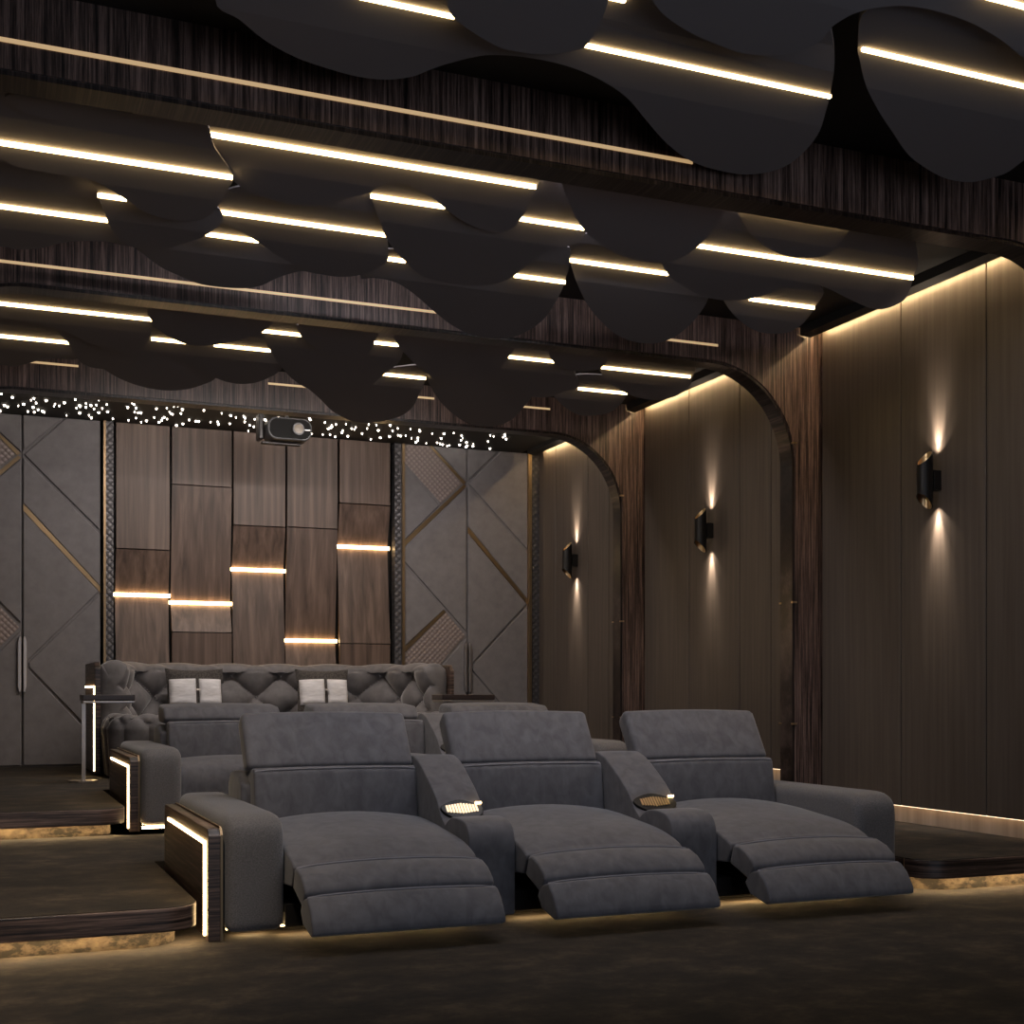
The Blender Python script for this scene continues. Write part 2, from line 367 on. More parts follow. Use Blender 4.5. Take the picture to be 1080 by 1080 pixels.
def door(name, dx, lab):
    root = empty(name, (5.96+dx, BY, 0.4), lab, 'door', None, 'structure')
    off = (-5.96, -BY, -0.4)
    def ad(nm, bm, m, **k):
        o = obj(nm, bm, m, root, **k); o.location = off; return o
    xs0, xs1, xm = onY(426, 600, BY).x, onY(556, 600, BY).x, onY(492.4, 600, BY).x
    for a, b in ((xs0, xm-.004), (xm+.004, xs1)):
        leaf = ad('door_leaf', box(a, b, BY+.004, BY+.08, 0.4, CZ-.02), 'suede')
    def poly(P, y0, y1):
        q = [onY(u, v, BY) for u, v in P]
        q = [(p.x, min(max(p.z, 0.415), CZ-.02)) for p in q]
        return prism(q, 'y', y0, y1)
    for P in DW['pads']: ad('upholstered_pad', poly(P, BY-.02, BY+.02), 'suede', bevel=0.012)
    for P in DW['quilt']: ad('quilted_inset', poly(P, BY-.012, BY+.02), 'quilt')
    for P in DW['gold']: ad('gold_inlay', poly(P, BY-.012, BY+.02), 'bronze')
    z0 = onY(492, 731, BY).z; z1 = onY(492, 678, BY).z
    for s in (-1, 1):
        prof = [(xm+s*.008, z0+.03), (xm+s*.008, z1-.03), (xm+s*.018, z1-.005), (xm+s*.035, z1-.01), (xm+s*.052, z1-.07), (xm+s*.052, z0+.07), (xm+s*.035, z0+.01), (xm+s*.018, z0+.005)]
        ad('door_handle', prism(prof, 'y', BY-.06, BY-.02), 'steel', bevel=0.008)
door('door_1', 0, 'right upholstered double door with bronze inlays and rose quilted insets')
door('door_2', -5.458, 'left upholstered double door with bronze inlays, cut by the left picture edge')

# ------------------------------------------------------------------ layered ceiling panels, light strips
TH = 0.010; GW = 0.28; GR = 0.018
BAY = {}
def panel(px, z, label, bay, leds=(), thick=TH, smooth_n=5):
    """wavy board hung at height z over the far side of its bay, the whole bay sloping gently by k"""
    k, yr, ymin, zref = BAY[bay]
    z = zref+(z-zref)*2.2
    def pt(u, v, dz=0.0):
        a, b = ray(u); c = (HOR-v)/FPX; t = (z+dz+k*yr-EYE)/(c+k*b)
        return Vector((a*t, b*t, EYE+t*c))
    P = [pt(u, v) for u, v in catmull(px, True, smooth_n)]
    for p in P: p.y = max(p.y, ymin)
    cx = sum(p.x for p in P)/len(P); cy = sum(p.y for p in P)/len(P)
    z0 = z+k*(yr-cy)
    root = empty('hanging_panel', (cx, cy, z0), label, 'ceiling panel', bay)
    bm = bmesh.new()
    lo = [bm.verts.new((p.x-cx, p.y-cy, 0)) for p in P]; hi = [bm.verts.new((p.x-cx, p.y-cy, thick)) for p in P]
    n = len(P)
    bm.faces.new(lo); bm.faces.new(hi[::-1])
    for i in range(n): bm.faces.new((lo[i], lo[(i+1) % n], hi[(i+1) % n], hi[i]))
    ys = [(pt(u0, v0).y+pt(u1, v1).y)/2-cy for (u0, v0, u1, v1) in leds]
    for y in ys:
        for q in (-GW, 0, GW):
            bmesh.ops.bisect_plane(bm, geom=bm.verts[:]+bm.edges[:]+bm.faces[:], plane_co=(0, y+q, 0), plane_no=(0, 1, 0), dist=1e-5)
    for v in bm.verts:
        if ys: v.co.z += GR*max(max(0, 1-abs(v.co.y-y)/GW) for y in ys)
        v.co.z -= k*v.co.y
    obj('panel_board', bm, 'cloud', root)
    for (u0, v0, u1, v1), y in zip(leds, ys):
        a = pt(u0, v0); b = pt(u1, v1); zl = -k*y
        obj('led_strip', box(a.x-cx, b.x-cx, y-.007, y+.007, zl-(.006 if bay != G0 else -.002), zl+GR-.001), 'led_c', root)
G0 = 'panels in front of the nearest archway'; G1 = 'panels between the nearest and middle archways'; G2 = 'panels between the middle and farthest archways'
BAY.update({G0: (0.0, 6.3, 0.0, 4.16), G1: (0.105, 9.6, 6.80, 4.05), G2: (0.102, 12.9, 10.06, 4.02)})
# bay 0
panel([(227, 0), (253, 21), (280, 43), (313, 61), (348, 73), (378, 81), (407, 84), (434, 81), (455, 73), (473, 67), (502, 60), (527, 59), (563, 63), (602, 72), (636, 86), (661, 103), (680, 125), (699, 147), (719, 164), (741, 175), (769, 182), (787, 184), (813, 181), (834, 172), (852, 156), (864, 139), (871, 119), (876, 100), (880, 60), (870, 10), (850, -60), (700, -110), (450, -120), (250, -60)],
      4.16, 'largest wavy charcoal ceiling panel hanging before the nearest archway, top centre', G0, [(379, -1, 479, 20.5), (617.8, 49.6, 875.4, 104.5), (600, -9, 660, 2.5)], 0.035)
panel([(481, 21), (502, 36), (527, 50), (552, 55.6), (574, 57.5), (597, 55), (617, 49), (634, 22), (640, -15), (600, -60), (520, -60), (470, -30), (472, 5)],
      4.125, 'small charcoal disc panel between the first two light strips at the top edge', G0, (), 0.03)
panel([(688, 0), (702, 17), (724, 32), (747, 43), (778, 55), (798, 58), (822, 58), (846, 53), (864, 44), (877, 29), (890, 20), (905, 13), (926, 9), (955, 8), (985, 13), (1015, 22), (1041, 34), (1062, 47), (1080, 61), (1120, 80), (1150, 20), (1100, -80), (900, -110), (700, -80), (675, -30)],
      4.12, 'wavy charcoal panel cut by the top edge, above the rightmost disc', G0, [(1038, -1, 1110, 17)], 0.035)
panel([(905, 50), (908, 71), (914, 92), (926, 116), (941, 139), (958, 163), (979, 179), (1000, 189), (1024, 192), (1044, 188), (1062, 182), (1080, 169), (1120, 140), (1140, 80), (1080, 20), (980, 0), (915, 10)],
      4.155, 'round charcoal panel at the top right corner before the nearest archway', G0, [(909, 54.4, 1120, 102)], 0.035)
# bay 1
panel([(8, 100), (14, 111), (30, 121), (62, 127), (88, 125), (115, 118), (142, 110), (120, 96), (60, 88)],
      3.972, 'small dark crescent panel under the nearest archway at the left edge', G1)
panel([(-60, 175), (0, 170), (15, 176), (50, 182.5), (96, 190), (116, 200), (134, 211), (150, 222), (175, 231), (200, 233), (214, 231), (226, 222), (240, 202), (245, 188), (226, 155), (207, 118), (120, 100), (-60, 90)],
      3.985, 'wide left panel with the long light strip running in from the left edge', G1, [(-40, 145.7, 245, 188.3)])
panel([(205, 120), (228, 158), (245, 189), (262, 201), (290, 212), (320, 217), (350, 214), (370, 208), (390, 203), (400, 197), (417, 194), (435, 198), (455, 208), (469, 219), (485, 231), (505, 241), (525, 245), (540, 241), (549, 231), (560, 212), (570, 192), (578, 170), (480, 140), (300, 105)],
      4.005, 'wavy panel carrying the longest strip, left of the big central dark disc', G1, [(219, 142.6, 565, 198.4)])
panel([(214, 228), (226, 224), (240, 200), (300, 195), (400, 200), (402, 230), (407.5, 250), (409, 274), (395, 284), (380, 290), (360, 292), (342, 290), (320, 284), (292, 269), (272, 255), (250, 243)],
      4.036, 'panel with the strip just below and left of the longest strip', G1, [(225, 224, 407.4, 248.9)])
panel([(388, 200), (392, 212), (399, 230), (407, 250), (417, 265), (428, 276), (442, 289), (462, 296), (485, 300), (510, 301), (530, 297), (542, 291), (555, 280), (572, 269), (590, 262), (612, 255), (617, 240), (600, 200), (560, 180), (450, 180), (400, 185)],
      4.02, 'large scalloped panel in the middle with two short light strips', G1, [(391, 208, 469, 219), (548, 231.5, 615.5, 242)])
panel([(-60, 260), (0, 260), (18, 263), (42, 262), (62, 257), (80, 254.5), (112, 255), (132, 259), (126, 248), (114, 234), (103, 205), (96, 188), (0, 165), (-60, 160)],
      4.05, 'low left edge panel whose strip runs in below the wide left one', G1, [(-40, 213, 113.5, 234)])
panel([(96, 185), (103, 205), (114, 234), (120, 245), (132, 257), (150, 263), (165, 263), (185, 260), (217, 248), (235, 230), (200, 200), (130, 185)],
      4.017, 'small disc with the shortest strip at the left, beside the low edge panel', G1, [(103, 207, 133.5, 211)])
panel([(112, 245), (132, 258), (143, 262), (167, 280), (187, 290), (213, 300), (250, 304), (273, 302), (293, 293), (317, 286), (340, 287), (300, 250), (200, 230)],
      4.07, 'panel dipping lowest at the left, over the middle archway beam', G1, [(217, 248, 272.5, 255)])
panel([(380, 292), (395, 293), (415, 297), (430, 305), (445, 317), (462, 332), (480, 345), (500, 354), (522, 357), (540, 356), (560, 347), (575, 335), (585, 320), (591, 310), (596, 298), (601, 274), (590, 258), (500, 270), (400, 265)],
      4.045, 'panel dipping lowest in the centre, over the middle archway beam', G1, [(409, 274, 427.5, 276.3), (542.5, 291.5, 596, 298.5)])
panel([(584, 165), (590, 185), (597, 207), (607, 229), (616, 242), (630, 256), (647, 266), (667, 274), (692, 277), (710, 275), (722, 270), (735, 261), (750, 245), (762, 228), (773, 210), (777, 195), (700, 170), (620, 155)],
      3.99, 'big plain dark disc without a strip, right of centre under the nearest archway', G1)
panel([(598, 255), (600, 275), (604, 287), (610, 302), (620, 322), (635, 340), (652, 354), (672, 361), (692, 362), (710, 356), (725, 345), (737, 332), (746, 317), (750, 300), (740, 260), (660, 240)],
      4.06, 'round panel dipping lowest right of centre, over the gold inlay', G1, [(600, 275.2, 704.5, 289.7)])
panel([(700, 262), (705, 290), (720, 301), (737, 311), (757, 316), (777, 316.5), (792, 315), (810, 310), (830, 301), (845, 299), (860, 300), (875, 305), (895, 315), (915, 324), (932, 326), (950, 319), (958, 310), (963, 295), (968, 270), (950, 240), (860, 220), (760, 215)],
      4.02, 'wavy panel with the long strip ending beside the right wall', G1, [(735.5, 260, 962.7, 294.4)])
panel([(755, 305), (762, 317), (772, 330), (785, 342), (800, 350), (815, 352), (830, 351), (842, 345), (852, 336), (860, 325), (868, 305), (840, 290), (780, 290)],
      4.075, 'small disc nearest the middle archway pillar by the right wall', G1, [(790, 316.5, 859, 325)])
panel([(772, 205), (775, 220), (785, 238), (795, 250), (810, 262), (830, 270), (850, 272), (870, 269), (886, 257), (898, 241), (905, 220), (860, 190), (800, 185)],
      3.995, 'disc tucked under the nearest archway near the right wall', G1, [(775.3, 220.3, 897.5, 240.3)])
# bay 2
panel([(-50, 338), (0, 337), (22, 339), (44, 343), (67, 349), (77, 353), (93, 361), (111, 368), (133, 372), (147, 369), (153, 364), (158, 356), (161, 338), (160, 318), (80, 305), (-50, 290)],
      3.975, 'wide left panel behind the middle archway with the long strip', G2, [(-40, 316.3, 160, 338.3)])
panel([(-50, 383), (0, 385), (13, 386.5), (27, 384), (42, 380), (60, 378), (80, 379), (77, 371), (73, 362), (66, 348), (0, 330), (-50, 325)],
      4.016, 'low left edge panel before the farthest archway', G2, [(-40, 350.5, 72.7, 363)])
panel([(66, 345), (73, 363), (77, 371), (84, 381), (95, 387), (109, 389), (124, 387), (138, 381), (151, 375), (167, 372), (184, 375), (200, 383), (213, 391), (226, 398), (240, 403), (257, 405), (275, 402), (293, 393), (297, 385), (285, 368), (280, 350), (160, 340)],
      4.0, 'long double scalloped panel at the left before the farthest archway', G2, [(160, 357.5, 196.6, 362.6), (225.4, 365, 285.5, 370.3)])
panel([(100, 382), (109, 389), (124, 398), (142, 405.5), (160, 410), (178, 412), (193, 411), (207, 408), (228, 398), (220, 380), (150, 365)],
      4.025, 'plain disc dipping over the farthest archway beam at the left', G2)
panel([(159, 325), (161, 340), (170, 350), (182, 357), (197, 363), (215, 364.6), (232, 363), (252, 359), (265, 355), (277, 350), (285, 335), (220, 325)],
      3.965, 'plain dark disc directly behind the middle archway at the left', G2)
panel([(275, 335), (276.5, 350), (283, 366), (287, 372), (296, 386), (309, 400), (324, 409.5), (343, 414), (361, 416), (376, 413), (392, 405.6), (405, 395), (422, 380), (424, 360), (400, 345), (330, 330)],
      3.986, 'broad scalloped panel in the middle with two short strips at its sides', G2, [(276.5, 350, 318, 354), (394, 362, 420.4, 364.7)])
panel([(315, 342), (318, 355), (330, 365), (345, 373), (361, 377.6), (374, 379), (384, 376), (391, 369), (395, 360), (396, 348), (350, 338)],
      3.97, 'smaller dark disc between two short strips in the middle', G2)
panel([(318, 403), (324, 409), (337, 420), (350, 433), (366, 442), (381.5, 446), (397, 445), (413, 442), (426, 437), (436, 428), (442, 416), (449, 399), (440, 385), (380, 395)],
      4.005, 'panel dipping lowest of all before the star ceiling, right of the projector', G2, [(404, 395.7, 449, 399.5)])
panel([(419, 350), (421, 366), (428, 374), (441, 387), (452, 395), (470, 402), (490, 403), (504, 401), (518, 395), (529, 387), (536, 377), (540, 362), (480, 350)],
      3.97, 'large plain dark disc in the middle behind the middle archway', G2)
panel([(446, 390), (450, 399), (459, 416), (470.5, 430), (484, 441), (498, 448), (515, 450), (529, 448), (543, 440), (554, 427), (560, 418), (550, 400), (500, 390)],
      4.02, 'plain disc dipping in front of the star ceiling right of centre', G2)
panel([(510, 388), (518, 397), (532, 409), (548, 416), (565, 419), (582, 418), (596, 412), (610, 408), (606, 392), (600, 375), (560, 365), (525, 370)],
      3.99, 'disc with a short strip right of the large plain dark one', G2, [(536.5, 377, 584, 382.2)])
panel([(580, 368), (584, 382), (596, 389), (609, 391.6), (623, 391), (634, 388), (640, 376), (610, 368)],
      3.97, 'smallest plain dark disc behind the middle archway at the right', G2)
panel([(628, 375), (632, 390), (640, 402), (661, 415), (676, 420), (695, 422), (712, 418), (720, 413), (727, 408), (731, 398), (730, 385), (680, 372)],
      3.985, 'right end panel with the long strip near the right wall', G2, [(634.4, 388.2, 728, 398)])
panel([(582, 408), (586, 420), (598, 431), (612, 438), (629, 438), (643, 435), (654, 427), (662, 415), (660, 400), (610, 395)],
      4.02, 'small disc with a strip beside the farthest archway pillar', G2, [(610, 410.5, 661, 415.7)])

# ------------------------------------------------------------------ recliner sofas
X0S = 1.08
LAY = dict(arm1=(.085, .385), seats=[(.395, 1.385), (1.665, 2.635), (2.945, 3.925)], cons=[(1.39, 1.66), (2.64, 2.94)], arm2=(3.935, 4.25))
M['piping'] = mat('pale_grey_piping', (0.26, 0.25, 0.27), 0.8)
def piping(a, b, y, z, crown, parent, r=.0045):
    n = 14; bm = bmesh.new(); rings = []
    for k in range(n+1):
        t = 2*k/n-1; x = (a+b)/2+(b-a)/2*t*.985; zz = z+crown*(1-t*t)-.006*abs(t)**12
        rings.append([bm.verts.new((x, y+r*cos(q*pi/3), zz+r*sin(q*pi/3))) for q in range(6)])
    for r0, r1 in zip(rings[:-1], rings[1:]):
        for q in range(6): bm.faces.new((r0[q], r0[(q+1) % 6], r1[(q+1) % 6], r1[q]))
    bm.faces.new(rings[0]); bm.faces.new(rings[-1])
    obj('piping', bm, 'piping', parent, smooth=True)
def sofa(Y, z, label, reclined):
    root = empty('cinema_sofa', (X0S, Y, z), label, 'sofa')
    arm_prof = catmull([(.0, .30), (.0, .50), (.03, .585), (.12, .625), (.4, .628), (1.2, .628), (1.62, .628)], False, 4)
    arm_prof = [(0.0, 0.035)] + arm_prof + [(1.68, .60), (1.70, .035)]
    for k, (a, b) in enumerate((LAY['arm1'], LAY['arm2'])):
        obj('armrest', soft(arm_prof, a, b, 0.07, 0.006, 4), 'weave', root, smooth=True)
    # end panels with light line
    for s, (a, b) in enumerate(((0.0, .072),)):
        pr = [(0.02, 0.0), (0.02, .53), (.06, .565), (1.62, .565), (1.66, .53), (1.66, 0.0)]
        pn = obj('end_panel', prism(pr, 'x', a, b), 'zebra_h', root, bevel=0.004)
        xo = a-.004 if s == 0 else b-.014
        obj('metal_edge', prism([(0.012, 0.0), (0.012, .535), (.056, .575), (1.62, .575), (1.62, .567), (.06, .567), (.02, .531), (.02, 0)], 'x', b-.012, b), 'bronze', pn)
        obj('led_strip', prism([(.095, .02), (.095, .50), (1.45, .50), (1.45, .484), (.115, .484), (.115, .02)], 'x', xo-.006, xo+.018), 'led_s', pn)
    for i, (a, b) in enumerate(LAY['seats']):
        if reclined:
            pr = [(.93, .36), (.93, .50)] + catmull([(.80, .51), (.60, .50), (.40, .482), (.11, .452), (-.06, .412), (-.14, .375)], False, 4) + [(-.145, .345), (-.10, .27), (.2, .25), (.5, .25)]
            obj('seat_cushion', soft(pr, a, b, 0.016, 0.05, 10), 'velvet', root, smooth=True)
            pr = [(-.166, .372), (-.215, .376), (-.30, .350), (-.372, .302), (-.385, .275), (-.33, .20), (-.13, .27)]
            fu = obj('footrest_upper', soft(pr, a, b, 0.014, 0.024, 10), 'velvet', root, smooth=True)
            piping(a, b, -.178, .381, .022, fu)
            pr = [(-.405, .258), (-.428, .262), (-.485, .218), (-.545, .13), (-.547, .10), (-.50, .085), (-.34, .12), (-.29, .18), (-.33, .24)]
            fl_ = obj('footrest_lower', soft(pr, a, b, 0.014, 0.014, 10), 'velvet', root, smooth=True)
            piping(a, b, -.412, .266, .013, fl_)
            for xx in (a+.12, b-.14):
                obj('footrest_arm', prism([(.3, .20), (.3, .12), (-.42, .085), (-.44, .12)], 'x', xx, xx+.02), 'black', root)
        else:
            pr = [(.93, .3), (.93, .50)] + catmull([(.80, .505), (.55, .51), (.36, .50), (.24, .46), (.19, .38), (.185, .24)], False, 4) + [(.185, .06), (.6, .06)]
            obj('seat_cushion', soft(pr, a, b, 0.03, 0.03, 10), 'velvet', root, smooth=True)
        pr = [(.835, .42), (.885, .79), (.915, .815), (1.10, .80), (1.10, .30), (.90, .30)]
        br = obj('backrest', soft(pr, a+.005, b-.005, 0.022, 0.006, 8, 0.025), 'velvet', root, smooth=True)
        piping(a+.005, b-.005, .893, .804, .006, br)
        if reclined:
            pr = [(.945, .818), (1.13, 1.115), (1.175, 1.135), (1.26, 1.06), (1.07, .78)]
            obj('headrest', soft(pr, a-.02, b+.0, 0.035, 0.012, 8, 0.02), 'velvet', root, smooth=True)
        else:
            pr = [(.955, .83), (1.0, .91), (1.05, .935), (1.30, .955), (1.36, .90), (1.33, .80), (1.02, .79)]
            obj('headrest', soft(pr, a-.02, b-.03, 0.03, 0.012, 8), 'velvet', root, smooth=True)
        obj('back_shell', soft([(.98, .06), (.98, .72), (1.12, .78), (1.34, .78), (1.42, .70), (1.30, .06)], a-.05, b+.02, 0.03, 0, 4), 'velvet', root, smooth=True)
        obj('seat_base', box(a, b, .03 if not reclined else .04, 1.0, 0.05, .24 if not reclined else .16), 'matt', root)
    for a, b in LAY['cons']:
        pr = [(.0, .035)] + catmull([(.0, .30), (.0, .43), (.03, .51), (.11, .55), (.27, .555), (.35, .53), (.40, .50)], False, 4) + \
             catmull([(.47, .545), (.53, .615), (.62, .69), (.82, .81), (.93, .855), (1.03, .868), (1.12, .83)], False, 4) + [(1.15, .74), (1.15, .035)]
        co = obj('console', soft(pr, a, b, 0.03, 0.004, 4), 'velvet', root, smooth=True)
        xc = (a+b)/2
        bm = bmesh.new()
        ol = catmull([(a+.015, .50), (a+.03, .44), (xc-.02, .385), (b-.03, .42), (b-.012, .49), (xc, .545)], True, 5)
        TL = Matrix.Translation((0, .50, .60)) @ Matrix.Rotation(radians(44), 4, 'X') @ Matrix.Translation((0, -.50, -.588))
        def tilted(bm_):
            for v in bm_.verts: v.co = TL @ v.co
            return bm_
        tr = obj('cup_tray', tilted(prism(ol, 'z', .535, .588)), 'black', co, bevel=0.005)
        bm = bmesh.new()
        for k in range(11):
            xx = xc-.09+.018*k; add_box(bm, xx-.006, xx+.006, (.435+.0025*abs(k-5)), .512-.003*abs(k-5), .588, .593)
        obj('gold_ribs', tilted(bm), 'gold', tr)
        obj('tray_light', tilted(box(b-.045, b-.008, .503, .512, .589, .600)), 'led_s', tr)
    obj('plinth', box(.12, 4.20, .26, 1.5, 0, .05), 'matt', root)
    obj('plinth_light', box(.10, 4.2, .07, .09, .0465, .0495), 'led_under', root)
    obj('plinth_light', box(.09, .38, .02, .04, .020, .0345) if not reclined else box(.16, .31, .14, .16, .030, .0345), 'led_under', root)
    return root
sofa(6.60, 0.0, 'front row three seat grey velvet cinema sofa, reclined with footrests out', True)
sofa(10.18, 0.2, 'middle row three seat grey cinema sofa, upright, behind the front sofa', False)

# ------------------------------------------------------------------ tufted back sofa
def tuftf(s, t, sx, tz):
    a = s/sx; b = t/tz
    p = abs(sin(pi*(a+b)/2)); q = abs(sin(pi*(a-b)/2))
    return (p*q)**0.42
ts = empty('tufted_sofa', (3.08, 14.0, 0.4), 'tufted grey chesterfield style sofa against the walnut back wall', 'sofa')
def tadd(nm, bm, m, **k):
    o = obj(nm, bm, m, ts, **k); o.location = (-3.08, -14.0, -0.4); return o
path = catmull([(1.50, 13.98), (1.53, 14.35), (1.62, 14.75), (1.82, 15.1), (2.2, 15.3), (2.7, 15.34), (3.08, 15.34), (3.5, 15.34), (3.96, 15.3), (4.34, 15.1), (4.54, 14.75), (4.63, 14.35), (4.66, 13.98)], False, 14)
acc = [0]
for p, q in zip(path[:-1], path[1:]): acc.append(acc[-1]+math.dist(p, q))
Ltot = acc[-1]; nseg = 200
def at_path(s):
    for i in range(len(acc)-1):
        if acc[i+1] >= s or i == len(acc)-2:
            f = (s-acc[i])/(acc[i+1]-acc[i]); p, q = Vector(path[i]), Vector(path[i+1])
            d = (q-p).normalized(); return p+(q-p)*f, Vector((-d.y, d.x))
secs = []
# section: offset outward (o) and height (z), from the inner foot over the rolled top to the outer foot
sec = catmull([(0.0, .95), (0.02, 1.1), (0.04, 1.25), (0.055, 1.40), (0.04, 1.52), (0.08, 1.575), (.15, 1.595), (.24, 1.585), (.30, 1.54), (.32, 1.45), (.32, 1.2), (.32, .42)], False, 7)
sl = [0]
for p, q in zip(sec[:-1], sec[1:]): sl.append(sl[-1]+math.dist(p, q))
bm = bmesh.new()
for k in range(nseg+1):
    s = Ltot*k/nseg; p, nrm = at_path(s)
    e = min(s, Ltot-s); r = 0.07
    sh = 1-(1-math.sqrt(max(0, 1-(1-min(1, e/r))**2)))*0.45
    row = []
    for (o_, z_), ll in zip(sec, sl):
        oc, zc = 0.16, 1.30
        oo = oc+(o_-oc)*sh; zz = zc+(z_-zc)*(sh if z_ > zc else 1)
        inner = 1 if ll < sl[-1]*0.62 else 0.0
        h = 0.14*(tuftf(s+.11, ll, 0.29, 0.25)-0.75)*inner
        nx = -1 if z_ < 1.5 and o_ < .1 else 0
        up = 1 if z_ >= 1.5 and o_ < .3 else 0
        oo += nx*h - 0; zz += up*h*0.22
        w_ = p+nrm*oo
        row.append(bm.verts.new((w_.x, w_.y, zz)))
    secs.append(row)
for r0, r1 in zip(secs[:-1], secs[1:]):
    for i in range(len(r0)-1): bm.faces.new((r0[i], r0[i+1], r1[i+1], r1[i]))
bm.faces.new(secs[0]); bm.faces.new(secs[-1][::-1])
tadd('tufted_back', bm, 'tuft', smooth=True)
# buttons
for row_i in range(1, 4):
    for k in range(0, 26):
        s = 0.29*k*2 - .11 + (0.29 if row_i % 2 else 0)
        ll = 0.25*row_i
        if not (0.08 < s < Ltot-.08) or ll > 0.56: continue
        p, nrm = at_path(s)
        c = p+nrm*(0.045+.04); zz = 0.95+ll
        b2 = bmesh.new(); bmesh.ops.create_uvsphere(b2, u_segments=10, v_segments=6, radius=0.013, matrix=Matrix.Translation((c.x, c.y, zz)))
        tadd('button', b2, 'velvet', smooth=True)
# seat with channelled rolled edge
bm = bmesh.new()
def seat_pt(a, t):
    """a runs round the front outline, t from the foot up to the top centre"""
    return None
ol = []
x0, x1, y0, y1, r = 1.22, 4.93, 13.32, 15.2, .22
ol += [(x0, y1-(y1-(y0+r))*i/14) for i in range(14)]
ol += [(x0+r-r*cos(a), y0+r-r*sin(a)) for a in [pi/2*i/10 for i in range(10)]]
ol += [(x0+r+(x1-x0-2*r)*i/60, y0) for i in range(60)]
ol += [(x1-r+r*sin(a), y0+r-r*cos(a)) for a in [pi/2*i/10 for i in range(10)]]
ol += [(x1, y0+r+(y1-y0-r)*i/14) for i in range(15)]
cs = [0]
for p, q in zip(ol[:-1], ol[1:]): cs.append(cs[-1]+math.dist(p, q))
prof = [(0.02, .42), (0, .6), (-.01, .75), (-.02, .88), (0, .97), (.05, 1.02), (.12, 1.035), (.2, 1.02), (.28, .985), (.45, .975)]
fine = catmull(prof, False, 4); fl = [0]
for p, q in zip(fine[:-1], fine[1:]): fl.append(fl[-1]+math.dist(p, q))
# resample outline finely
N2 = 300; L2 = cs[-1]; rows = []
for k in range(N2+1):
    s = L2*k/N2
    i = max(j for j in range(len(cs)-1) if cs[j] <= s+1e-9)
    f = min(1, (s-cs[i])/(cs[i+1]-cs[i])); p = Vector(ol[i]).lerp(Vector(ol[i+1]), f)
    d = (Vector(ol[i+1])-Vector(ol[i])).normalized(); nin = Vector((-d.y, d.x))
    row = []
    for (o_, z_), ll in zip(fine, fl):
        h = 0.05*(abs(sin(pi*s/0.24))**0.5-.6) if ll < .50 else 0.06*(tuftf(s, ll-.5, .12, .17)-.7)*(1 if ll < .85 else .0)
        w_ = p+nin*(o_-(h if z_ < 1.0 and o_ < .1 else 0))
        row.append(bm.verts.new((w_.x, w_.y, z_+(h*.6 if z_ > .96 else 0))))
    rows.append(row)
for r0, r1 in zip(rows[:-1], rows[1:]):
    for i in range(len(r0)-1): bm.faces.new((r0[i], r0[i+1], r1[i+1], r1[i]))
bm.faces.new([r_[-1] for r_ in rows])
tadd('tufted_seat', bm, 'tuft', smooth=True)
# seat filling cushion
tadd('seat_filling', soft([(13.55, .5), (13.55, .965), (15.3, .965), (15.3, .5)], 1.5, 4.65, .04, .02, 8), 'velvet', smooth=True)
ep = tadd('end_panel', prism([(13.93, .42), (13.93, 1.50), (14.02, 1.57), (15.2, 1.57), (15.2, .42)], 'x', 1.13, 1.185), 'zebra_h', bevel=0.004)
o = obj('led_strip', prism([(13.95, .45), (13.95, 1.325), (15.1, 1.325), (15.1, 1.309), (13.972, 1.309), (13.972, .45)], 'x', 1.118, 1.135), 'led_s', ep)
tadd('end_panel', prism([(13.93, .42), (13.93, 1.50), (14.02, 1.57), (15.2, 1.57), (15.2, .42)], 'x', 4.985, 5.03), 'zebra_h', bevel=0.004)
tadd('foot', box(1.4, 4.75, 13.5, 15.3, .4, .43), 'matt')

